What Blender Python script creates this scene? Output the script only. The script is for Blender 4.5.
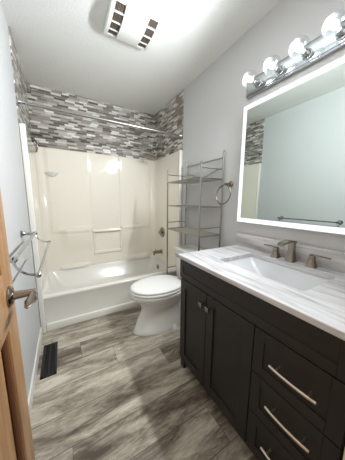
import bpy, bmesh, math, random
from mathutils import Vector, Matrix
random.seed(7)
SC = bpy.context.scene
for o in list(bpy.data.objects): bpy.data.objects.remove(o)
COL = SC.collection
PI = math.pi
# ------------------------------------------------------------------ camera
W, D, H = 1.52, 2.70, 2.463            # room: width (x), back wall (y), ceiling (z)
CAM = Vector((0.255, -0.031, 1.226))
yaw, pitch, roll = math.radians(30.05), math.radians(8.834), math.radians(0.502)
F = Vector((math.sin(yaw)*math.cos(pitch), math.cos(yaw)*math.cos(pitch), -math.sin(pitch)))
R = Vector((math.cos(yaw), -math.sin(yaw), 0)); U = R.cross(F)
R2 = R*math.cos(roll) + U*math.sin(roll); U2 = U*math.cos(roll) - R*math.sin(roll)
cd = bpy.data.cameras.new('camera'); cam = bpy.data.objects.new('camera', cd); COL.objects.link(cam)
M = Matrix((R2, U2, -F)).transposed().to_4x4(); M.translation = CAM; cam.matrix_world = M
cd.sensor_fit = 'HORIZONTAL'; cd.sensor_width = 36; cd.lens = 188.33/345*36; cd.clip_start = 0.01
SC.camera = cam
# ------------------------------------------------------------------ light and exposure
SC.view_settings.view_transform = 'Standard'; SC.view_settings.look = 'None'
SC.view_settings.gamma = 1; SC.view_settings.use_curve_mapping = False
SC.view_settings.exposure = 0.26
wd = bpy.data.worlds.new('world'); SC.world = wd; wd.use_nodes = True
wd.node_tree.nodes['Background'].inputs[0].default_value = (1.0, 0.96, 0.90, 1)
wd.node_tree.nodes['Background'].inputs[1].default_value = .75
BULB_W = 25.0          # each globe bulb
BAND = 1.05            # lit band of the mirror

# ------------------------------------------------------------------ materials
def srgb(r, g, b):
    return tuple((c/255/12.92 if c/255 <= .04045 else ((c/255+.055)/1.055)**2.4) for c in (r, g, b)) + (1,)
def mat(name, col, rough=.5, metal=0, **kw):
    m = bpy.data.materials.new(name); m.use_nodes = True
    b = m.node_tree.nodes['Principled BSDF']
    b.inputs['Base Color'].default_value = srgb(*col); b.inputs['Roughness'].default_value = rough
    b.inputs['Metallic'].default_value = metal
    for k, v in kw.items(): b.inputs[k.replace('_', ' ')].default_value = v
    return m
class NT:
    def __init__(s, m): s.m = m; s.t = m.node_tree; s.b = s.t.nodes['Principled BSDF']
    def n(s, typ, **kw):
        x = s.t.nodes.new(typ)
        for k, v in kw.items():
            if k in x.inputs.keys(): x.inputs[k].default_value = v
            else: setattr(x, k, v)
        return x
    def l(s, a, b): s.t.links.new(a, b)
    def math(s, op, a, b=None):
        x = s.t.nodes.new('ShaderNodeMath'); x.operation = op
        for i, v in enumerate((a, b)):
            if v is None: continue
            if isinstance(v, (int, float)): x.inputs[i].default_value = v
            else: s.l(v, x.inputs[i])
        return x.outputs[0]
    def ramp(s, fac, stops, interp='LINEAR'):
        x = s.t.nodes.new('ShaderNodeValToRGB'); cr = x.color_ramp; cr.interpolation = interp
        while len(cr.elements) < len(stops): cr.elements.new(.5)
        for e, (p, c) in zip(cr.elements, stops): e.position = p; e.color = srgb(*c)
        s.l(fac, x.inputs[0]); return x.outputs[0]
    def bump(s, h, strength, dist):
        x = s.n('ShaderNodeBump'); x.inputs['Strength'].default_value = strength; x.inputs['Distance'].default_value = dist
        s.l(h, x.inputs['Height']); s.l(x.outputs[0], s.b.inputs['Normal'])
def noisy(name, col, rough, scale, strength, dist, detail=3, spec=None):
    m = mat(name, col, rough); t = NT(m)
    g = t.n('ShaderNodeNewGeometry'); nz = t.n('ShaderNodeTexNoise'); nz.inputs['Scale'].default_value = scale; nz.inputs['Detail'].default_value = detail
    t.l(g.outputs['Position'], nz.inputs['Vector']); t.bump(nz.outputs['Fac'], strength, dist)
    return m
m_wall = noisy('wall_paint', (196, 197, 197), .6, 90, .25, .004)
m_ceil = noisy('ceiling_stipple', (226, 227, 224), .8, 80, .5, .010, 4)
m_white = mat('white_trim', (226, 224, 218), .35)
m_trim2 = mat('beige_casing', (214, 200, 172), .4)
m_acr = noisy('white_acrylic', (232, 226, 213), .08, 7, .10, .012, 1)
m_tub = mat('tub_enamel', (230, 227, 219), .18)
m_por = mat('porcelain', (226, 225, 220), .08, Coat_Weight=.4)
m_plast = mat('white_plastic', (232, 232, 229), .35)
m_chrome = mat('chrome', (178, 180, 183), .10, 1)
m_nickel = mat('brushed_nickel', (146, 137, 126), .25, 1)
m_steel = mat('satin_steel', (160, 159, 155), .3, 1)
m_handle = mat('satin_bar', (214, 204, 186), .3, 1)
m_esp = mat('espresso_paint', (30, 25, 21), .5)
m_black = mat('black_metal', (24, 25, 26), .45)
m_dark = mat('dark_cavity', (30, 28, 26), .8)
m_louver = mat('brown_grey_louver', (122, 110, 100), .6)
m_glassplate = mat('light_bar_mirror', (205, 212, 214), .03, 1)
m_mirror = mat('mirror_silver', (196, 204, 199), .01, 1)
m_sink = mat('sink_porcelain', (208, 210, 212), .1)
m_grout = mat('caulk', (200, 198, 190), .6)

def emit(name, col, st):
    m = bpy.data.materials.new(name); m.use_nodes = True; t = m.node_tree; t.nodes.clear()
    e = t.nodes.new('ShaderNodeEmission'); o = t.nodes.new('ShaderNodeOutputMaterial')
    e.inputs[0].default_value = srgb(*col); e.inputs[1].default_value = st; t.links.new(e.outputs[0], o.inputs[0]); return m
m_band = emit('mirror_led_band', (246, 249, 255), BAND)
m_core = emit('bulb_core', (250, 252, 255), 5)
def glass():
    m = bpy.data.materials.new('clear_globe_glass'); m.use_nodes = True; t = m.node_tree; t.nodes.clear()
    o = t.nodes.new('ShaderNodeOutputMaterial'); mx = t.nodes.new('ShaderNodeMixShader'); lw = t.nodes.new('ShaderNodeLayerWeight')
    tr = t.nodes.new('ShaderNodeBsdfTransparent'); gl = t.nodes.new('ShaderNodeBsdfGlossy'); gl.inputs['Roughness'].default_value = .02
    tl = t.nodes.new('ShaderNodeBsdfTranslucent'); tl.inputs[0].default_value = (.9, .95, 1, 1)
    m2 = t.nodes.new('ShaderNodeMixShader'); m2.inputs[0].default_value = .05
    tr.inputs[0].default_value = (.95, .97, .98, 1); lw.inputs[0].default_value = .45
    cl = t.nodes.new('ShaderNodeMath'); cl.operation = 'MULTIPLY_ADD'; cl.inputs[1].default_value = .22; cl.inputs[2].default_value = .03
    t.links.new(lw.outputs['Facing'], cl.inputs[0]); t.links.new(cl.outputs[0], mx.inputs[0])
    t.links.new(gl.outputs[0], m2.inputs[1]); t.links.new(tl.outputs[0], m2.inputs[2])
    t.links.new(tr.outputs[0], mx.inputs[1]); t.links.new(m2.outputs[0], mx.inputs[2]); t.links.new(mx.outputs[0], o.inputs[0])
    return m
m_globe = glass()

def mosaic():
    m = mat('mosaic_tile', (150, 150, 150), .25); t = NT(m)
    g = t.n('ShaderNodeNewGeometry'); sp = t.n('ShaderNodeSeparateXYZ'); t.l(g.outputs['Position'], sp.inputs[0])
    u = t.math('ADD', sp.outputs[0], sp.outputs[1]); rh = .0225
    v = t.math('DIVIDE', sp.outputs[2], rh); row = t.math('FLOOR', v); fr = t.math('FRACT', v)
    wn = t.n('ShaderNodeTexWhiteNoise'); wn.noise_dimensions = '1D'; t.l(row, wn.inputs['W'])
    off = t.math('MULTIPLY', wn.outputs['Value'], 50.0)
    w = t.math('ADD', t.math('MULTIPLY', u, 1/.100), off)
    vo = t.n('ShaderNodeTexVoronoi'); vo.voronoi_dimensions = '1D'; vo.inputs['Scale'].default_value = 1; vo.inputs['Randomness'].default_value = .75
    t.l(w, vo.inputs['W'])
    ve = t.n('ShaderNodeTexVoronoi'); ve.voronoi_dimensions = '1D'; ve.feature = 'DISTANCE_TO_EDGE'; ve.inputs['Scale'].default_value = 1; ve.inputs['Randomness'].default_value = .75
    t.l(w, ve.inputs['W'])
    rnd = t.n('ShaderNodeSeparateColor'); t.l(vo.outputs['Color'], rnd.inputs[0])
    col = t.ramp(rnd.outputs[0], [(0, (98, 91, 83)), (.10, (118, 111, 103)), (.26, (150, 144, 136)), (.42, (178, 173, 165)), (.60, (204, 200, 193)), (.78, (220, 218, 212)), (.90, (140, 131, 120))], 'CONSTANT')
    e1 = t.math('LESS_THAN', ve.outputs['Distance'], .014)
    e2 = t.math('GREATER_THAN', t.math('ABSOLUTE', t.math('SUBTRACT', fr, .5)), .455)
    gr = t.math('MAXIMUM', e1, e2)
    mx = t.n('ShaderNodeMix'); mx.data_type = 'RGBA'; t.l(gr, mx.inputs['Factor']); t.l(col, mx.inputs[6]); mx.inputs[7].default_value = srgb(168, 165, 158)
    t.l(mx.outputs[2], t.b.inputs['Base Color'])
    rr = t.math('MULTIPLY_ADD', rnd.outputs[1], .35); t.t.nodes[-1].inputs[2].default_value = .12
    t.l(rr, t.b.inputs['Roughness']); t.bump(t.math('SUBTRACT', 1.0, gr), .4, .002)
    return m
m_tile = mosaic()

def floor_mat():
    m = mat('vinyl_planks', (150, 145, 138), .38); t = NT(m)
    g = t.n('ShaderNodeNewGeometry'); sp = t.n('ShaderNodeSeparateXYZ'); t.l(g.outputs['Position'], sp.inputs[0])
    pw = .190
    v = t.math('DIVIDE', t.math('ADD', sp.outputs[1], 3.0 - .080), pw); row = t.math('FLOOR', v); fr = t.math('FRACT', v)
    wn = t.n('ShaderNodeTexWhiteNoise'); wn.noise_dimensions = '1D'; t.l(row, wn.inputs['W'])
    u = t.math('ADD', t.math('DIVIDE', sp.outputs[0], 1.1), t.math('MULTIPLY', wn.outputs['Value'], 7.0))
    pl = t.math('FLOOR', u); fu = t.math('FRACT', u)
    w2 = t.n('ShaderNodeTexWhiteNoise'); w2.noise_dimensions = '2D'
    cb = t.n('ShaderNodeCombineXYZ'); t.l(row, cb.inputs[0]); t.l(pl, cb.inputs[1]); t.l(cb.outputs[0], w2.inputs['Vector'])
    # grain coordinates: long along x, shifted per plank
    c2 = t.n('ShaderNodeCombineXYZ')
    t.l(t.math('MULTIPLY', sp.outputs[0], 2.2), c2.inputs[0]); t.l(t.math('MULTIPLY', sp.outputs[1], 10.0), c2.inputs[1]); t.l(t.math('MULTIPLY', w2.outputs['Value'], 40.0), c2.inputs[2])
    n1 = t.n('ShaderNodeTexNoise'); n1.inputs['Scale'].default_value = 1.15; n1.inputs['Detail'].default_value = 9; n1.inputs['Roughness'].default_value = .66; n1.inputs['Distortion'].default_value = .9
    t.l(c2.outputs[0], n1.inputs['Vector'])
    c3 = t.n('ShaderNodeCombineXYZ')
    t.l(t.math('MULTIPLY', sp.outputs[0], 16.0), c3.inputs[0]); t.l(t.math('MULTIPLY', sp.outputs[1], 60.0), c3.inputs[1]); t.l(t.math('MULTIPLY', w2.outputs['Value'], 17.0), c3.inputs[2])
    n2 = t.n('ShaderNodeTexNoise'); n2.inputs['Scale'].default_value = 1; n2.inputs['Detail'].default_value = 4; n2.inputs['Distortion'].default_value = 1.2
    t.l(c3.outputs[0], n2.inputs['Vector'])
    f = t.math('ADD', t.math('MULTIPLY', n1.outputs['Fac'], .98), t.math('MULTIPLY', n2.outputs['Fac'], .24))
    f = t.math('ADD', f, t.math('MULTIPLY', t.math('SUBTRACT', w2.outputs['Value'], .5), .16))
    col = t.ramp(f, [(.40, (80, 70, 59)), (.50, (116, 106, 93)), (.585, (150, 141, 126)), (.67, (177, 168, 152)), (.80, (207, 200, 185))])
    e = t.math('MAXIMUM', t.math('GREATER_THAN', t.math('ABSOLUTE', t.math('SUBTRACT', fr, .5)), .492), t.math('LESS_THAN', fu, .0022))
    mx = t.n('ShaderNodeMix'); mx.data_type = 'RGBA'; t.l(e, mx.inputs['Factor']); t.l(col, mx.inputs[6]); mx.inputs[7].default_value = srgb(80, 73, 65)
    t.l(mx.outputs[2], t.b.inputs['Base Color']); t.bump(n2.outputs['Fac'], .15, .002)
    return m
m_floor = floor_mat()

def marble():
    m = mat('veined_marble', (220, 219, 218), .18); t = NT(m)
    g = t.n('ShaderNodeNewGeometry'); mp = t.n('ShaderNodeMapping'); mp.inputs['Scale'].default_value = (32, 3.2, 32); mp.inputs['Rotation'].default_value = (0, 0, .10)
    t.l(g.outputs['Position'], mp.inputs[0])
    n1 = t.n('ShaderNodeTexNoise'); n1.inputs['Scale'].default_value = 1; n1.inputs['Detail'].default_value = 8; n1.inputs['Roughness'].default_value = .55; n1.inputs['Distortion'].default_value = .75
    t.l(mp.outputs[0], n1.inputs['Vector'])
    col = t.ramp(n1.outputs['Fac'], [(.30, (158, 155, 154)), (.42, (178, 176, 176)), (.52, (194, 193, 194)), (.66, (205, 204, 206))])
    t.l(col, t.b.inputs['Base Color']); return m
m_marble = marble()
m_mbedge = mat('marble_edge', (204, 192, 176), .25)

def oak():
    m = mat('oak', (190, 146, 100), .38); t = NT(m)
    g = t.n('ShaderNodeTexCoord'); mp = t.n('ShaderNodeMapping'); mp.inputs['Scale'].default_value = (30, 30, 2.2)
    t.l(g.outputs['Object'], mp.inputs[0])
    n1 = t.n('ShaderNodeTexNoise'); n1.inputs['Scale'].default_value = 1; n1.inputs['Detail'].default_value = 6; n1.inputs['Distortion'].default_value = .6
    t.l(mp.outputs[0], n1.inputs['Vector'])
    col = t.ramp(n1.outputs['Fac'], [(.3, (136, 96, 60)), (.5, (160, 120, 80)), (.7, (176, 137, 97))])
    t.l(col, t.b.inputs['Base Color']); return m
m_oak = oak()
m_oakdk = mat('oak_groove', (92, 56, 30), .45)

# ------------------------------------------------------------------ helpers
def box(bm, x0, x1, y0, y1, z0, z1, bev=0, seg=2):
    vs = [bm.verts.new((x, y, z)) for x in (x0, x1) for y in (y0, y1) for z in (z0, z1)]
    f = [(0,1,3,2),(4,6,7,5),(0,4,5,1),(2,3,7,6),(0,2,6,4),(1,5,7,3)]
    fs = [bm.faces.new([vs[i] for i in q]) for q in f]
    if bev: bmesh.ops.bevel(bm, geom=list({e for q in fs for e in q.edges}), offset=bev, segments=seg, affect='EDGES', profile=.5)
def frame_of(d):
    d = d.normalized(); a = Vector((0,0,1)) if abs(d.z) < .9 else Vector((1,0,0))
    u = d.cross(a).normalized(); return u, d.cross(u).normalized()
def tube(bm, pts, r, seg=10, closed=False, caps=True):
    pts = [Vector(p) for p in pts]; n = len(pts); rings = []
    rs = r if isinstance(r, (list, tuple)) else [r]*n
    pu = None
    for i, p in enumerate(pts):
        if closed: d = pts[(i+1) % n]-pts[i-1]
        else: d = (pts[min(i+1, n-1)]-pts[max(i-1, 0)])
        d.normalize()
        if pu is None: u, v = frame_of(d)
        else:
            u = (pu - d*pu.dot(d)).normalized(); v = d.cross(u)
        pu = u
        rings.append([bm.verts.new(p + (u*math.cos(a)+v*math.sin(a))*rs[i]) for a in [2*PI*k/seg for k in range(seg)]])
    m = n if closed else n-1
    for i in range(m):
        A, B = rings[i], rings[(i+1) % n]
        for k in range(seg): bm.faces.new([A[k], A[(k+1) % seg], B[(k+1) % seg], B[k]])
    if caps and not closed: bm.faces.new(rings[0][::-1]); bm.faces.new(rings[-1])
def lathe(bm, origin, axis, prof, seg=24, sx=1, sy=1):
    """prof: (distance along axis, radius)"""
    o = Vector(origin); a = Vector(axis).normalized(); u, v = frame_of(a); rings = []
    for h, r in prof:
        if r < 1e-6: rings.append([bm.verts.new(o+a*h)])
        else: rings.append([bm.verts.new(o+a*h+(u*math.cos(t)*sx+v*math.sin(t)*sy)*r) for t in [2*PI*k/seg for k in range(seg)]])
    for A, B in zip(rings, rings[1:]):
        for k in range(seg):
            j = (k+1) % seg
            if len(A) == 1 and len(B) == 1: break
            if len(A) == 1: bm.faces.new([A[0], B[j], B[k]])
            elif len(B) == 1: bm.faces.new([A[k], A[j], B[0]])
            else: bm.faces.new([A[k], A[j], B[j], B[k]])
    if len(rings[0]) > 1: bm.faces.new(rings[0][::-1])
    if len(rings[-1]) > 1: bm.faces.new(rings[-1])
def loft(bm, rings, cap0=True, cap1=True, closed=True):
    R_ = [[bm.verts.new(p) for p in r] for r in rings]; n = len(R_[0])
    for A, B in zip(R_, R_[1:]):
        for k in range(n if closed else n-1):
            bm.faces.new([A[k], A[(k+1) % n], B[(k+1) % n], B[k]])
    if cap0: bm.faces.new(R_[0][::-1])
    if cap1: bm.faces.new(R_[-1])
def arc(c, r, a0, a1, n, ax='xz'):
    out = []
    for i in range(n+1):
        a = math.radians(a0+(a1-a0)*i/n); p = list(c); p['xyz'.index(ax[0])] += r*math.cos(a); p['xyz'.index(ax[1])] += r*math.sin(a); out.append(tuple(p))
    return out
def wloc(p):
    v = Vector((0,0,0))
    while p: v += p.location; p = p.parent
    return v
def obj(name, bm, m, parent=None, smooth=True, local=False, label=None, angle=38):
    """links the shape as ONE mesh object; shapes are written in room coordinates unless local"""
    if parent and not local:
        bmesh.ops.translate(bm, verts=bm.verts, vec=-wloc(parent))
    bmesh.ops.recalc_face_normals(bm, faces=bm.faces)
    me = bpy.data.meshes.new(name); bm.to_mesh(me); bm.free(); me.materials.append(m)
    if smooth:
        me.polygons.foreach_set('use_smooth', [True]*len(me.polygons)); me.set_sharp_from_angle(angle=math.radians(angle))
    o = bpy.data.objects.new(name, me); COL.objects.link(o)
    if parent: o.parent = parent
    if label: o['label'] = label
    return o
def B(): return bmesh.new()
def thing(name, label, cat, loc, group=None):
    o = bpy.data.objects.new(name, None); COL.objects.link(o); o.location = loc; o.empty_display_size = .05
    o['label'] = label; o['category'] = cat
    if group: o['group'] = group
    return o
def tag(o, label, cat, group=None):
    o['label'] = label; o['category'] = cat
    if group: o['group'] = group
    return o
def struct(name, bm, m, label, cat, smooth=False):
    o = obj(name, bm, m, None, smooth); o['kind'] = 'structure'; o['label'] = label; o['category'] = cat; return o
def boxo(name, m, parent, *a, bev=0, **kw):
    b = B(); box(b, *a, bev=bev); return obj(name, b, m, parent, **kw)

# ------------------------------------------------------------------ room shell
YF = 0.045                                # inner face of the wall with the doorway
b = B(); box(b, -.1, W+.1, -.9, D+.1, -.08, 0); struct('floor', b, m_floor, 'grey-brown wood-look plank floor', 'floor')
b = B(); box(b, -.1, W+.1, YF-.12, D+.1, H, H+.08); struct('ceiling', b, m_ceil, 'white stippled ceiling', 'ceiling')
b = B(); box(b, -.1, 0, YF-.12, D+.1, 0, H); struct('wall_left', b, m_wall, 'pale grey painted wall on the left', 'wall')
b = B(); box(b, W, W+.1, YF-.12, D+.1, 0, H); struct('wall_right', b, m_wall, 'pale grey painted wall behind the vanity', 'wall')
b = B(); box(b, -.0, W, D, D+.1, 0, H); struct('wall_back', b, m_wall, 'wall behind the bathtub', 'wall')
b = B(); box(b, .86, W, YF-.12, YF, 0, H); box(b, 0.02, .86, YF-.12, YF, 2.06, H)
struct('wall_front', b, m_wall, 'pale grey wall around the doorway', 'wall')
b = B(); box(b, .80, .86, YF-.13, YF+.033, 0, 2.08, .004); box(b, .02, .86, YF-.13, YF+.02, 2.06, 2.12, .004)
struct('trim_1', b, m_trim2, 'beige door casing at the right side of the doorway', 'trim')
YT, ZT = 1.93, 1.815                      # front edge and lower edge of the tile band
t_ = .008
b = B(); box(b, 0, t_, YT, D, ZT-.01, H); struct('trim_2', b, m_tile, 'grey mosaic tile band on the left wall above the tub', 'tile')
b = B(); box(b, t_, W-t_, D-t_, D, ZT-.01, H); struct('trim_3', b, m_tile, 'grey mosaic tile band on the back wall above the tub', 'tile')
b = B(); box(b, W-t_, W, YT, D, ZT-.01, H); struct('trim_4', b, m_tile, 'grey mosaic tile band on the right wall above the tub', 'tile')
b = B(); box(b, 0, .012, .06, 1.90, 0, .085, .003); struct('baseboard_left', b, m_white, 'white baseboard along the left wall', 'baseboard')
b = B(); box(b, W-.012, W, 1.05, 1.90, 0, .085, .003); struct('baseboard_right', b, m_white, 'white baseboard behind the toilet', 'baseboard')

# ------------------------------------------------------------------ tub surround
su = thing('tub_surround', 'glossy white tub surround with moulded shelves below the mosaic tile', 'shower surround', (W/2, 2.3, .345))
RZ = .345                                  # tub rim height
SX0, SX1, SY = .03, W-.03, 2.665           # inner faces
def plan(off=0, r=.07, n=8):
    """open plan outline: left front, round the two back corners, right front"""
    x0, x1, y1 = SX0+off, SX1-off, SY-off
    pts = [(x0, YT+.012)]
    for i in range(n+1):
        a = math.radians(180-90*i/n); pts.append((x0+r+r*math.cos(a), y1-r+r*math.sin(a)))
    for i in range(n+1):
        a = math.radians(90-90*i/n); pts.append((x1-r+r*math.cos(a), y1-r+r*math.sin(a)))
    pts.append((x1, YT+.012)); return pts
b = B()
inner = plan(); outer = [(.0, YT+.012)] + [(0, D-.001)]*9 + [(W, D-.001)]*9 + [(W, YT+.012)]
outer = [(x + (0.0005*i if 0 < i < 10 else 0), y) for i, (x, y) in enumerate(outer)]
for z0, z1 in ((RZ, ZT),):
    lo = [b.verts.new((x, y, z0)) for x, y in inner]; hi = [b.verts.new((x, y, z1-.012)) for x, y in inner]
    hi2 = [b.verts.new((x + (-.008 if x < .4 else .008 if x > 1.1 else 0), y+(.006 if y > 2.5 else 0), z1)) for x, y in inner]
    top = []
    for i, (x, y) in enumerate(inner):
        if i == 0: q = (.001, y)
        elif i == len(inner)-1: q = (W-.001, y)
        else:
            q = (.001 if x < SX0+.0205 else W-.001 if x > SX1-.0205 else x, D-.001 if y > SY-.05 else y)
            if i == 1: q = (.001, y)
            if i == len(inner)-2: q = (W-.001, y)
        top.append(b.verts.new((q[0], q[1], z1)))
    for i in range(len(lo)-1):
        b.faces.new([lo[i], lo[i+1], hi[i+1], hi[i]]); b.faces.new([hi[i], hi[i+1], hi2[i+1], hi2[i]])
        b.faces.new([hi2[i], hi2[i+1], top[i+1], top[i]])
obj('wall_panel', b, m_acr, su, angle=50)
# front flanges running down to the floor each side of the tub
b = B(); box(b, .002, .042, YT-.004, YT+.022, 0, ZT, .007, 3); obj('front_flange', b, m_tub, su)
b = B(); box(b, W-.042, W-.002, YT-.004, YT+.022, 0, ZT, .007, 3); obj('front_flange', b, m_tub, su)
# moulded relief of the back panel: ledges left and right, raised seams, soap niche
def sst(a, b_, x):
    t = min(1, max(0, (x-a)/(b_-a))); return t*t*(3-2*t)
def relief(x, z):
    d = 0
    # side panels stand slightly proud of the centre panel above the ledges
    if z > .80: d += .012*(sst(.588, .574, x)+sst(.952, .958, x))*sst(.80, .84, z)
    # ledges: sharp top edge, fading downwards and sideways
    d += .042*sst(.880, .866, z)*sst(.50, .80, z)*sst(.16, .30, x)*sst(.575, .555, x)
    d += .042*sst(.874, .860, z)*sst(.50, .80, z)*sst(1.32, 1.15, x)*sst(.945, .965, x)
    d += .024*sst(.400, .375, z)*sst(.15, .22, x)*sst(.56, .42, x)
    d += .024*sst(.425, .395, z)*sst(1.40, 1.34, x)*sst(.98, 1.08, x)
    # niche
    inx = sst(.600, .612, x)*sst(.940, .928, x)
    fr_ = sst(.575, .590, x)*sst(.966, .950, x)*sst(.49, .505, z)*sst(.825, .81, z)
    inz = sst(.535, .550, z)*sst(.815, .795, z)
    d += .022*fr_*(1-inx*inz) - .02*inx*inz
    # outer fade so the panel meets the rounded corners
    return d*sst(.10, .14, x)*sst(1.42, 1.38, x)
b = B(); NX, NZ = 190, 190; G = []
for i in range(NX+1):
    x = .10+1.32*i/NX; G.append([b.verts.new((x, SY-.0008-relief(x, RZ+(ZT-.014-RZ)*k/NZ), RZ+(ZT-.014-RZ)*k/NZ)) for k in range(NZ+1)])
for i in range(NX):
    for k in range(NZ): b.faces.new([G[i][k], G[i+1][k], G[i+1][k+1], G[i][k+1]])
obj('back_panel', b, m_acr, su, angle=60)
b = B(); tube(b, [(.59, SY-.03, .812), (.955, SY-.03, .812)], .011, 12); obj('niche_bar', b, m_acr, su)

# soap dish
b = B()
lathe(b, (.170, SY-.014, 1.540), (0, 0, 1), [(-.046, .012), (-.038, .034), (-.010, .058), (0, .062), (0, .053), (-.010, .03), (-.012, 0)], 24, 1, 1)
for v in b.verts: v.co.y = min(v.co.y, SY+.004)
tag(obj('soap_dish', b, m_por), 'small white soap dish on the tub back wall near the left corner', 'soap dish')

# ------------------------------------------------------------------ bathtub
tb = thing('bathtub', 'white bathtub with a plain apron filling the end of the room', 'bathtub', (W/2, 2.3, 0))
YA = 1.94
def rr(x0, x1, y0, y1, r, z, n=6):
    out = []
    for cx, cy, a0 in ((x1-r, y1-r, 0), (x0+r, y1-r, 90), (x0+r, y0+r, 180), (x1-r, y0+r, 270)):
        for i in range(n+1):
            a = math.radians(a0+90*i/n); out.append((cx+r*math.cos(a), cy+r*math.sin(a), z))
    return out
b = B()
loft(b, [rr(.016, W-.016, YA+.012, SY+.02, .004, .075), rr(.016, W-.016, YA+.012, SY+.02, .004, RZ-.035), rr(.016, W-.016, YA, SY+.02, .006, RZ-.02),
         rr(.016, W-.016, YA+.003, SY+.02, .008, RZ-.006), rr(.018, W-.018, YA+.010, SY+.02, .012, RZ),
         rr(.034, W-.034, YA+.070, SY-.003, .07, RZ), rr(.040, W-.040, YA+.086, SY-.010, .08, RZ-.014),
         rr(.10, W-.08, YA+.11, SY-.05, .12, .16), rr(.22, W-.15, YA+.15, SY-.12, .12, .10), rr(.30, W-.22, YA+.2, SY-.18, .10, .085)], False, True)
obj('tub_shell', b, m_tub, tb, angle=60)
b = B(); box(b, .042, W-.042, YA-.006, YA+.03, 0, .075, .008, 3); obj('apron_skirt', b, m_tub, tb)
b = B(); lathe(b, (W-.115, 2.37, .262), (-1, 0, .1), [(0, .036), (.006, .036), (.010, .030), (.011, 0)], 24); obj('overflow_plate', b, m_nickel, tb)

# shower fittings on the right wall
sv = thing('shower_valve', 'round nickel shower valve on the right end of the surround', 'valve', (SX1, 2.40, .77))
b = B(); lathe(b, (SX1, 2.40, .77), (-1, 0, 0), [(0, .075), (.004, .075), (.010, .068), (.013, .03)], 32); obj('escutcheon', b, m_nickel, sv)
b = B(); lathe(b, (SX1-.01, 2.40, .77), (-1, 0, 0), [(0, .024), (.035, .022), (.045, .018), (.046, 0)], 20); obj('valve_hub', b, m_nickel, sv)
b = B(); tube(b, [(SX1-.04, 2.40, .77), (SX1-.045, 2.36, .765), (SX1-.05, 2.32, .76)], [.010, .008, .006], 10); obj('lever', b, m_nickel, sv)
ts = thing('tub_spout', 'nickel tub spout below the round valve', 'spout', (SX1, 2.42, .46))
b = B(); lathe(b, (SX1, 2.42, .475), (-1, 0, 0), [(0, .033), (.008, .033), (.014, .026), (.06, .024), (.11, .025), (.135, .022), (.14, .012), (.14, 0)], 20)
tube(b, [(SX1-.12, 2.42, .478), (SX1-.125, 2.42, .435)], [.018, .014], 12); obj('spout_body', b, m_nickel, ts)
b = B(); tube(b, [(SX1-.10, 2.42, .49), (SX1-.10, 2.42, .515)], .005, 8); lathe(b, (SX1-.10, 2.42, .512), (0, 0, 1), [(0, .008), (.008, .008)], 10); obj('diverter_knob', b, m_nickel, ts)
sh = thing('wall_shower', 'chrome shower head on a bent arm below the mosaic in the right tub corner', 'shower head', (W-t_, 2.42, 1.95))
b = B(); lathe(b, (W-t_, 2.42, 1.93), (-1, 0, 0), [(0, .03), (.004, .03), (.012, .014)], 20); obj('wall_flange', b, m_nickel, sh)
b = B(); tube(b, [(W-t_, 2.42, 1.93), (W-.09, 2.42, 1.935), (W-.15, 2.42, 1.920), (W-.19, 2.42, 1.875), (W-.205, 2.42, 1.825)], .010, 12); obj('shower_arm', b, m_nickel, sh)
b = B(); lathe(b, (W-.203, 2.42, 1.832), (-.2, -.1, -1), [(0, .014), (.012, .018), (.020, .05), (.026, .076), (.036, .078), (.040, .07), (.040, 0)], 28); obj('spray_head', b, m_nickel, sh)
# hook in the left corner
hk = thing('robe_hook', 'small oval metal ring hook at the tile edge in the left tub corner', 'hook', (t_, 2.62, 1.87))
b = B(); lathe(b, (t_, 2.62, 1.87), (1, 0, 0), [(0, .020), (.005, .020), (.01, .009), (.030, .007)], 14); obj('wall_plate', b, m_nickel, hk)
b = B(); tube(b, [(t_+.026+.020*math.cos(a), 2.62-.012*math.cos(a), 1.807+.062*math.sin(a)) for a in [2*PI*k/20 for k in range(20)]], .009, 8, True); obj('hook_ring', b, m_nickel, hk)

# shower curtain rod
cr = thing('curtain_rod', 'straight steel shower curtain rod spanning the tub opening', 'curtain rod', (W/2, 1.955, 1.975))
b = B(); tube(b, [(t_+.02, 1.955, 1.975), (.80, 1.955, 1.975)], .0135, 14); obj('outer_tube', b, m_steel, cr)
b = B(); tube(b, [(.80, 1.955, 1.975), (W-t_-.02, 1.955, 1.975)], .0115, 14); obj('inner_tube', b, m_steel, cr)
for x, s in ((t_, 1), (W-t_, -1)):
    b = B(); lathe(b, (x, 1.955, 1.975), (s, 0, 0), [(0, .026), (.006, .026), (.012, .022), (.045, .0145)], 20); obj('end_flange', b, m_chrome, cr)

# ------------------------------------------------------------------ toilet
CY = 1.525
tl = thing('toilet', 'white two-piece toilet with closed lid between vanity and tub', 'toilet', (1.1, CY, 0))
def egg(xf, xb, xm, hw, z, n=36, pw=2.0, pb=2.6):
    """egg outline: front tip xf, back xb, widest at xm, half-width hw"""
    out = []
    for k in range(n):
        a = 2*PI*k/n; c, s = math.cos(a), math.sin(a)
        p = pb if c > 0 else pw
        X = (abs(c)**(2/p))*(1 if c > 0 else -1); Y = (abs(s)**(2/p))*(1 if s > 0 else -1)
        out.append((xm + (X*(xb-xm) if X > 0 else X*(xm-xf)), CY+Y*hw, z))
    return out
b = B()
loft(b, [egg(.745, 1.36, 1.02, .128, 0), egg(.742, 1.36, 1.02, .130, .012), egg(.756, 1.35, 1.03, .121, .03), egg(.788, 1.33, 1.04, .105, .12),
         egg(.828, 1.31, 1.05, .092, .20), egg(.828, 1.29, 1.05, .098, .24), egg(.800, 1.28, 1.03, .130, .285), egg(.758, 1.28, 1.01, .164, .325), egg(.738, 1.28, 1.00, .176, .345), egg(.732, 1.29, 1.00, .184, .37), egg(.735, 1.29, 1.00, .182, .382),
         egg(.745, 1.28, 1.00, .172, .386)])
box(b, 1.18, 1.47, CY-.10, CY+.10, .16, .382, .02, 3)
box(b, 1.10, 1.46, CY-.085, CY+.085, 0.0, .30, .03, 3)
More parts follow.
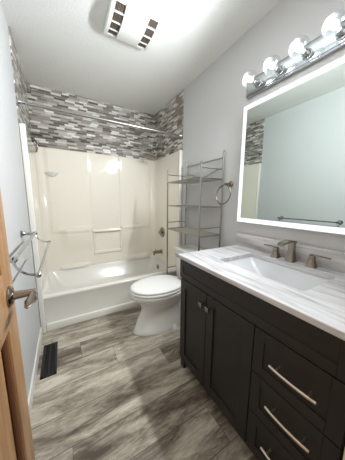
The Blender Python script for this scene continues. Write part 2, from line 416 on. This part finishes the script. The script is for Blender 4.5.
obj('bowl', b, m_por, tl, angle=60)
b = B(); loft(b, [egg(.732, 1.235, 1.00, .186, .389), egg(.728, 1.235, 1.00, .190, .396), egg(.728, 1.235, 1.00, .190, .409), egg(.734, 1.235, 1.00, .185, .414)]); obj('seat', b, m_plast, tl, angle=60)
b = B(); loft(b, [egg(.736, 1.235, 1.00, .184, .416), egg(.730, 1.235, 1.00, .189, .422), egg(.731, 1.235, 1.00, .188, .434), egg(.745, 1.225, 1.00, .176, .442), egg(.79, 1.20, 1.00, .135, .447)]); obj('lid', b, m_plast, tl, angle=60)
for s in (-1, 1):
    b = B(); box(b, 1.225, 1.265, CY+s*.075-.02, CY+s*.075+.02, .384, .425, .006); obj('hinge', b, m_plast, tl)
b = B(); loft(b, [rr(1.315, 1.50, CY-.185, CY+.185, .03, .385), rr(1.305, 1.502, CY-.195, CY+.195, .03, .45), rr(1.298, 1.503, CY-.205, CY+.205, .03, .69), rr(1.298, 1.503, CY-.205, CY+.205, .03, .694)]); obj('tank', b, m_por, tl, angle=50)
b = B(); loft(b, [rr(1.292, 1.505, CY-.212, CY+.212, .03, .694), rr(1.285, 1.507, CY-.218, CY+.218, .034, .700), rr(1.285, 1.507, CY-.218, CY+.218, .034, .718), rr(1.293, 1.503, CY-.210, CY+.210, .03, .727)]); obj('tank_lid', b, m_por, tl, angle=50)
b = B(); lathe(b, (1.298, CY+.15, .645), (-1, 0, 0), [(0, .014), (.008, .014), (.014, .008), (.02, .008)], 14); tube(b, [(1.282, CY+.15, .645), (1.278, CY+.12, .640), (1.278, CY+.08, .636)], [.008, .006, .007], 8); obj('flush_lever', b, m_chrome, tl)
b = B(); lathe(b, (1.12, CY-.118, 0), (0, 0, 1), [(0, .024), (.012, .022), (.03, .012), (.034, 0)], 14); obj('bolt_cap', b, m_plast, tl)

# ------------------------------------------------------------------ over-toilet rack
rk = thing('storage_rack', 'metal over-the-toilet rack with three wire shelves', 'rack', (1.38, 1.525, 0))
XB, XF, YN, YR = 1.495, 1.252, 1.235, 1.808
def post(x, y, top, kind='post'):
    b = B(); tube(b, [(x, y, 0), (x, y, top)], .0085, 12)
    lathe(b, (x, y, top), (0, 0, 1), [(-.002, .0085), (.0, .010), (.004, .010), (.006, .007), (.016, .008), (.022, 0)], 12)
    lathe(b, (x, y, 0), (0, 0, 1), [(0, .012), (.012, .012), (.014, .0085)], 12)
    obj('post', b, m_steel, rk)
for y in (YN, YR): post(XB, y, 1.645)
for y in (YN, YR): post(XF, y, 1.53)
for z in (1.418, 1.172, .918):
    b = B()
    for x in (XB, XF): tube(b, [(x, YN, z), (x, YR, z)], .0065, 8)
    for y in (YN, YR): tube(b, [(XB, y, z), (XF, y, z)], .0055, 8)
    n = 22
    for i in range(1, n): x = XF+(XB-XF)*i/n; tube(b, [(x, YN, z-.003), (x, YR, z-.003)], .0030, 6)
    for y in (YN+.19, YN+.38): tube(b, [(XB, y, z-.007), (XF, y, z-.007)], .0025, 6)
    obj('wire_shelf', b, m_steel, rk)
for y in (YN, YR):
    for z in (1.500, .988, .46):
        b = B(); tube(b, [(XB, y, z), (XF, y, z)], .005, 8); obj('side_rail', b, m_steel, rk)
b = B(); tube(b, [(XB, YN, 1.60), (XB, YR, 1.60)], .0065, 8); obj('top_rail', b, m_steel, rk)
b = B(); tube(b, [(XB, YN+(YR-YN)*i/24, 1.488+.028*math.cos(2*PI*i/24)) for i in range(25)], .0045, 8)
for i in (6, 12, 18): tube(b, [(XB, YN+(YR-YN)*i/24, 1.418), (XB, YN+(YR-YN)*i/24, 1.488+.028*math.cos(2*PI*i/24))], .0035, 6)
obj('wave_rail', b, m_steel, rk)

# ------------------------------------------------------------------ vanity
VX, VY0, VY1, VT = .945, .105, 1.022, .838    # front face, ends, top
va = thing('vanity_cabinet', 'dark espresso bathroom vanity with two doors and three drawers', 'vanity', (1.22, .56, 0))
b = B()
box(b, VX+.018, 1.51, VY0+.018, VY1-.018, .085, VT-.12)
box(b, VX+.018, 1.51, VY1-.02, VY1, .0, VT, .001); box(b, VX+.018, 1.51, VY0, VY0+.02, .0, VT, .001)     # end panels
box(b, VX, VX+.02, VY1-.045, VY1, 0, VT, .0015); box(b, VX, VX+.02, VY0, VY0+.045, 0, VT, .0015)          # corner posts with feet
box(b, VX, VX+.02, VY0+.045, VY1-.045, .058, .092, .001)                                                 # lower rail
box(b, VX+.001, VX+.02, VY0+.04, VY1-.04, .092, VT-.001)
obj('carcass', b, m_esp, va, smooth=False)
b = B(); box(b, VX+.05, VX+.062, VY0+.02, VY1-.02, 0, .085); obj('toe_kick', b, m_dark, va, smooth=False)
def shaker(name, y0, y1, z0, z1, rail=.055, th=.018, x=VX, dep=.009):
    b = B(); xf = x-th; g = .0015
    y0 += g; y1 -= g; z0 += g; z1 -= g
    box(b, xf, x+.0005, y0, y0+rail, z0, z1, .0012, 1); box(b, xf, x+.0005, y1-rail, y1, z0, z1, .0012, 1)
    box(b, xf, x+.0005, y0+rail, y1-rail, z0, z0+rail, .0012, 1); box(b, xf, x+.0005, y0+rail, y1-rail, z1-rail, z1, .0012, 1)
    box(b, xf+dep, x+.0003, y0+rail-.002, y1-rail+.002, z0+rail-.002, z1-rail+.002)
    return obj(name, b, m_esp, va, smooth=False)
ff = shaker('false_front', VY0, VY1, .705, VT, .040, dep=.004)
D1 = shaker('door', .737, VY1-.012, .09, .702)
D2 = shaker('door', .425, .735, .09, .702)
def knob(y, par):
    b = B(); tube(b, [(VX-.016, y, .632), (VX-.036, y, .632)], .006, 10); box(b, VX-.046, VX-.034, y-.014, y+.014, .618, .646, .003)
    obj('knob', b, m_nickel, par, label='square nickel knob')
knob(.763, D1); knob(.705, D2)
zz = [(.49, .702), (.292, .488), (.09, .290)]
hz = [.597, .408, .206]
for (z0, z1), zh in zip(zz, hz):
    dr = shaker('drawer', VY0+.002, .423, z0, z1, .045, dep=.006)
    b = B(); yc = .255
    tube(b, [(VX-.047+.006*(t/6)**2, yc+.079*t/6, zh) for t in range(-6, 7)], .0055, 12)
    for s in (-1, 1): tube(b, [(VX-.010, yc+s*.055, zh), (VX-.044, yc+s*.055, zh)], .0045, 8)
    obj('bar_handle', b, m_handle, dr, label='pale satin bar handle')

# countertop with an opening for the sink
CX0, CYN, CYF, CZ = .920, .085, 1.045, .862
SK = (1.085, 1.395, .325, .815)             # sink opening x0,x1,y0,y1
ct = thing('countertop', 'white marble vanity top with grey veins and backsplash', 'countertop', (1.22, .56, VT))
b = B()
def ring_face(zt, flip):
    o_ = rr(CX0, 1.515, CYN, CYF, .004, zt, 6); i_ = rr(*SK, .02, zt, 6)
    return o_, i_
top_o, top_i = ring_face(CZ, 0); bot_o, bot_i = ring_face(VT, 0)
def vv(l): return [b.verts.new(p) for p in l]
eo = rr(CX0+.003, 1.512, CYN+.003, CYF-.003, .004, CZ, 6)
TO, TI, BO, BI, EO = vv([(x, y, CZ-.003) for x, y, z in top_o]), vv(top_i), vv(bot_o), vv(bot_i), vv(eo)
n = len(TO)
for k in range(n):
    j = (k+1) % n
    b.faces.new([EO[k], EO[j], TI[j], TI[k]]); b.faces.new([TO[k], TO[j], EO[j], EO[k]])
    b.faces.new([BO[k], BO[j], TO[j], TO[k]]); b.faces.new([TI[k], TI[j], BI[j], BI[k]]); b.faces.new([BI[k], BI[j], BO[j], BO[k]])
slab_o = obj('slab', b, m_marble, ct, angle=30)
b = B(); box(b, 1.497, 1.515, CYN, 1.045, CZ, .968, .002); obj('backsplash', b, m_marble, ct)
sk = thing('sink', 'white rectangular undermount sink in the marble top', 'sink', (1.24, .57, .72))
b = B()
x0, x1, y0, y1 = SK
loft(b, [rr(x0-.02, x1+.02, y0-.02, y1+.02, .03, VT-.002), rr(x0-.002, x1+.002, y0-.002, y1+.002, .022, VT-.002), rr(x0+.004, x1-.006, y0+.006, y1-.006, .03, VT-.02),
         rr(x0+.03, x1-.03, y0+.09, y1-.09, .04, .745), rr(x0+.06, x1-.06, y0+.13, y1-.13, .04, .728), rr(x0+.12, x1-.12, y0+.20, y1-.20, .03, .724)], False, True)
obj('basin', b, m_sink, sk, angle=60)
b = B(); lathe(b, (1.24, .57, .7245), (0, 0, 1), [(0, .022), (.003, .022), (.004, .016), (.002, 0)], 20); obj('drain', b, m_nickel, sk)

# faucet (widespread: spout and two lever handles)
fa = thing('faucet', 'brushed nickel widespread faucet with two lever handles behind the sink', 'faucet', (1.455, .575, CZ))
def sq(cx, cy, h, z): return [(cx-h, cy-h, z), (cx+h, cy-h, z), (cx+h, cy+h, z), (cx-h, cy+h, z)]
b = B()
def rect(cx, cy, hx, hy, z): return rr(cx-hx, cx+hx, cy-hy, cy+hy, .003, z, 2)
fx, fy = 1.452, .575
loft(b, [rect(fx, fy, .026, .026, CZ), rect(fx, fy, .025, .025, CZ+.006), rect(fx, fy, .018, .020, CZ+.035), rect(fx-.001, fy, .014, .017, CZ+.075), rect(fx-.003, fy, .0145, .018, CZ+.105), rect(fx-.004, fy, .016, .019, CZ+.128)])
# arm reaching over the basin, slightly tapering
def xs(x, z, hh, hy): return [(x, fy-hy, z-hh), (x, fy+hy, z-hh), (x, fy+hy, z+hh), (x, fy-hy, z+hh)]
loft(b, [xs(fx+.012, CZ+.122, .007, .019), xs(fx-.03, CZ+.130, .0075, .019), xs(fx-.075, CZ+.131, .007, .0185), xs(fx-.115, CZ+.124, .006, .018), xs(fx-.128, CZ+.117, .006, .0175)])
obj('spout', b, m_nickel, fa, angle=30)
for hy, s in ((.672, 1), (.462, -1)):
    b = B()
    loft(b, [rect(fx, hy, .024, .024, CZ), rect(fx, hy, .023, .023, CZ+.005), rect(fx, hy, .016, .016, CZ+.032), rect(fx, hy, .0135, .0135, CZ+.055), rect(fx, hy, .014, .014, CZ+.066)])
    ho = obj('handle_base', b, m_nickel, fa, angle=30)
    b = B(); box(b, fx-.009, fx+.009, min(hy-s*.012, hy+s*.085), max(hy-s*.012, hy+s*.085), CZ+.066, CZ+.073, .002); obj('lever', b, m_nickel, ho)

# ------------------------------------------------------------------ lit mirror
MX = 1.490; MY0, MY1, MZ0, MZ1 = .095, 1.046, 1.060, 1.932
mi = thing('wall_mirror', 'large rectangular mirror with a lit white border above the vanity', 'mirror', (1.505, .57, MZ0))
b = B(); box(b, MX+.003, W, MY0+.004, MY1-.004, MZ0+.004, MZ1-.004, .002); obj('back_box', b, m_white, mi)
b = B(); box(b, MX, MX+.003, MY0, MY1, MZ0, MZ1); obj('silvered_glass', b, m_mirror, mi, smooth=False)
def band(o0, o1):
    b = B(); x0, x1 = MX-.0008, MX-.0001
    box(b, x0, x1, MY0+o0, MY1-o0, MZ1-o1, MZ1-o0); box(b, x0, x1, MY0+o0, MY1-o0, MZ0+o0, MZ0+o1)
    box(b, x0, x1, MY0+o0, MY0+o1, MZ0+o1, MZ1-o1); box(b, x0, x1, MY1-o1, MY1-o0, MZ0+o1, MZ1-o1); return b
obj('light_band', band(.003, .036), m_band, mi, smooth=False, label='lit white border strip')
# ------------------------------------------------------------------ vanity light bar
lb = thing('vanity_light', 'chrome bar light with clear globe bulbs above the mirror', 'light fixture', (W, .57, 2.045))
LZ = 2.040
b = B(); box(b, W-.028, W, .12, 1.032, LZ-.057, LZ+.057, .006, 2); obj('back_plate', b, m_chrome, lb)
b = B(); box(b, W-.034, W-.027, .135, 1.017, LZ-.045, LZ+.045, .004, 2); obj('mirror_plate', b, m_glassplate, lb)
BR = .048
for k in range(6):
    y = .925 - .1525*k
    b = B(); lathe(b, (W-.034, y, LZ-.008), (-1, 0, 0), [(0, .026), (.006, .026), (.008, .020), (.030, .020), (.032, .018), (.038, .018), (.040, .015), (.05, .014)], 20); so = obj('socket', b, m_chrome, lb)
    b = B(); c = W-.034-.045-BR*.92; pr_ = []
    for i in range(13):
        a = math.radians(22+158*i/12); pr_.append((-BR*math.cos(a)+BR*.92, BR*math.sin(a) if i < 12 else 0))
    lathe(b, (W-.034-.045, y, LZ-.008), (-1, 0, 0), pr_, 24); bo = obj('bulb', b, m_globe, lb, label='clear globe bulb, lit')
    b = B(); lathe(b, (c+.012, y, LZ-.008), (-1, 0, 0), [(-.016, .0), (-.012, .008), (-.004, .014), (.012, .017), (.022, .012), (.028, 0)], 14); obj('glowing_core', b, m_core, bo)
    ld = bpy.data.lights.new('bulb_light', 'SPOT'); ld.spot_size = math.radians(164); ld.spot_blend = .75; ld.shadow_soft_size = .03; ld.energy = BULB_W; ld.color = (.955, .975, 1)
    lo = bpy.data.objects.new('bulb_light', ld); COL.objects.link(lo); lo.parent = None; lo.location = (c-.02, y, LZ-.008); lo.rotation_euler = (0, math.radians(72), math.radians(-27))

# ------------------------------------------------------------------ towel ring
tr = thing('towel_ring', 'nickel towel ring on the wall between rack and mirror', 'towel ring', (W, 1.157, 1.37))
b = B(); lathe(b, (W, 1.157, 1.37), (-1, 0, 0), [(0, .026), (.006, .026), (.012, .016), (.04, .010), (.062, .011), (.070, .008), (.072, 0)], 20); obj('wall_post', b, m_nickel, tr)
b = B(); tube(b, [(W-.058+.012*math.sin(a), 1.185+.082*math.cos(a), 1.283+.082*math.sin(a)) for a in [2*PI*k/36 for k in range(36)]], .0055, 10, True); obj('ring', b, m_nickel, tr)

# ------------------------------------------------------------------ double towel bar on the left wall
tw = thing('towel_bar', 'chrome double towel bar with curved arms on the left wall', 'towel bar', (0, 1.2, 1.0))
YA1, YA0 = 1.53, .862
for y in (YA0, YA1):
    b = B(); lathe(b, (0, y, 1.0), (1, 0, 0), [(0, .026), (.005, .026), (.012, .016), (.03, .010), (.06, .009), (.078, .011), (.09, .008), (.092, 0)], 20); obj('wall_post', b, m_chrome, tw)
    ys = y-.03
    b = B(); pts = [(.080, y-.01, 1.0)] + [(.155-.075*math.cos(a), y-.012-.02*i/10, 1.0-.062*math.sin(a)) for i, a in enumerate([PI/2*k/10 for k in range(11)])]
    tube(b, pts, .0045, 8); obj('curved_arm', b, m_chrome, tw)
    b = B(); lathe(b, (.155, ys, .938), (0, 1, 0), [(-.014, .006), (-.010, .010), (.010, .010), (.014, .006)], 12); obj('end_knuckle', b, m_chrome, tw)
    b = B(); lathe(b, (.080, y, 1.0), (0, 1, 0), [(-.014, .006), (-.010, .012), (.010, .012), (.014, .006)], 12); obj('end_knuckle', b, m_chrome, tw)
b = B(); tube(b, [(.080, YA0, 1.0), (.080, YA1, 1.0)], .0075, 12); obj('bar', b, m_chrome, tw)
b = B(); tube(b, [(.155, YA0-.03, .938), (.155, YA1-.03, .938)], .0065, 12); obj('bar', b, m_chrome, tw)

# ------------------------------------------------------------------ oak door, open against the left wall
dx, dw = .100, .665                           # room-side face, leaf width
dr = bpy.data.objects.new('door_1', None); COL.objects.link(dr); dr.location = (dx, .045, 0)
dr['kind'] = 'structure'; dr['label'] = 'oak panel door standing open along the left wall'; dr['category'] = 'door'
Y0, Y1 = .045, .045+dw
b = B(); T = .035; PT = [(1.025, 1.93), (.13, .862)]; st = .095
box(b, dx-T, dx, Y1-st, Y1, .012, 2.03, .002); box(b, dx-T, dx, Y0, Y0+st, .012, 2.03, .002)
for z0, z1 in ((.012, .13), (.862, 1.025), (1.93, 2.03)): box(b, dx-T, dx, Y0+st, Y1-st, z0, z1, .002)
obj('frame', b, m_oak, dr)
for z0, z1 in PT:
    ya, yb = Y0+st-.002, Y1-st+.002; za, zb = z0-.002, z1+.002
    b = B(); xb_, xf_ = dx-.026, dx-.005
    def rc(i, x): return [(x, ya+i, za+i), (x, yb-i, za+i), (x, yb-i, zb-i), (x, ya+i, zb-i)]
    loft(b, [rc(0, xb_-.004), rc(0, xb_+.004), rc(.014, xb_+.004), rc(.040, dx-.014), rc(.05, dx-.014)], True, True); obj('panel', b, m_oak, dr, smooth=False)
    b = B()
    for q in ((ya, ya+.016, za, zb), (yb-.016, yb, za, zb)): box(b, dx-.018, dx-.006, q[0], q[1], q[2], q[3], .002)
    for q in ((ya, yb, za, za+.016), (ya, yb, zb-.016, zb)): box(b, dx-.018, dx-.006, q[0], q[1], q[2], q[3], .002)
    obj('moulding', b, m_oakdk, dr, label='darker oak moulding')
hd = B(); hy, hz_ = .650, .946
lathe(hd, (dx, hy, hz_), (1, 0, 0), [(0, .030), (.004, .030), (.010, .024), (.012, .013), (.045, .0105), (.060, .0105), (.066, .009), (.067, 0)], 24)
ho = obj('lever_handle', hd, m_nickel, dr, label='brushed nickel lever handle')
def hs(y, x, z, hw, ht):
    return [(x+ht*math.cos(a), y, z+hw*math.sin(a)) for a in [2*PI*k/12 for k in range(12)]]
b = B(); loft(b, [hs(hy+.010, dx+.058, hz_, .007, .009), hs(hy-.012, dx+.058, hz_-.001, .007, .008), hs(hy-.022, dx+.057, hz_-.004, .005, .011), hs(hy-.040, dx+.056, hz_-.007, .005, .0150), hs(hy-.058, dx+.055, hz_-.009, .004, .012), hs(hy-.074, dx+.052, hz_-.010, .003, .007), hs(hy-.080, dx+.052, hz_-.010, .002, .002)])
obj('lever', b, m_nickel, ho, angle=60)

# ------------------------------------------------------------------ floor register
rg = thing('floor_register', 'black metal floor register beside the left baseboard', 'vent', (.085, 1.565, 0))
b = B(); x0, x1, y0, y1 = .034, .134, 1.388, 1.742
box(b, x0, x1, y0, y0+.02, 0, .005, .0015); box(b, x0, x1, y1-.02, y1, 0, .005, .0015); box(b, x0, x0+.018, y0, y1, 0, .005, .0015); box(b, x1-.018, x1, y0, y1, 0, .005, .0015)
box(b, x0+.045, x0+.055, y0, y1, 0, .0045); obj('frame', b, m_black, rg)
b = B()
for i in range(22):
    y = y0+.026+i*(y1-y0-.052)/21; box(b, x0+.016, x1-.016, y-.0035, y+.0035, .0005, .004)
obj('louvers', b, m_black, rg, smooth=False)
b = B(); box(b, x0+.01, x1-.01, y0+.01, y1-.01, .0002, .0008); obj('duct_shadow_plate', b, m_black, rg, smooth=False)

# ------------------------------------------------------------------ ceiling exhaust fan
fn = thing('exhaust_fan', 'white ceiling exhaust fan with a curved cover and side slots', 'exhaust fan', (.765, 1.44, H))
X0, X1, YY0, YY1 = .600, .930, 1.285, 1.600
def zc_(y):                              # cover bows down in the middle
    t = (y-(YY0+YY1)/2)/((YY1-YY0)/2); return H-.028-.024*(1-t*t)
b = B(); ys = [YY0+(YY1-YY0)*i/12 for i in range(13)]
def strip(b, xa, xb, drop=0, thick=.01, ys=ys):
    loft(b, [[(xa, y, zc_(y)-drop), (xb, y, zc_(y)-drop), (xb, y, H-.004), (xa, y, H-.004)] for y in ys])
strip(b, X0+.086, X1-.086, .004, ys=[YY0+.008]+ys[1:12]+[YY1-.008]); obj('curved_cover', b, m_plast, fn, angle=30)
b = B(); strip(b, X0, X0+.0215); strip(b, X1-.0215, X1)
for yy in ([YY0+.0005, YY0+.0075], [YY1-.0075, YY1-.0005]): strip(b, X0+.02, X1-.02, .001, ys=yy)
for xa, xb in ((X0+.022, X0+.085), (X1-.085, X1-.022)):
    for q0 in ([YY0+.009, ys[1]], [ys[11], YY1-.009]): strip(b, xa, xb-.0005, 0, ys=q0)
    for yy in (ys[3]+.006, ys[6], ys[9]-.006): strip(b, xa, xb, .0, ys=[yy-.004, yy+.004])
obj('housing', b, m_plast, fn, angle=30)
for xa, xb in ((X0+.020, X0+.087), (X1-.087, X1-.020)):
    b = B()
    for i in range(7):
        x = xa+.006+(xb-xa-.012)*i/6
        loft(b, [[(x-.002, y, zc_(y)+.004), (x+.002, y, zc_(y)+.004), (x+.002, y, H-.006), (x-.002, y, H-.006)] for y in ys[1:12]])
    box(b, xa, xb, YY0+.012, YY0+.016, H-.02, H-.006)
    obj('louvers', b, m_louver, fn, smooth=False)
b = B(); box(b, X0+.015, X1-.015, YY0+.01, YY1-.01, H-.006, H-.0005); obj('dark_opening', b, m_dark, fn, smooth=False)
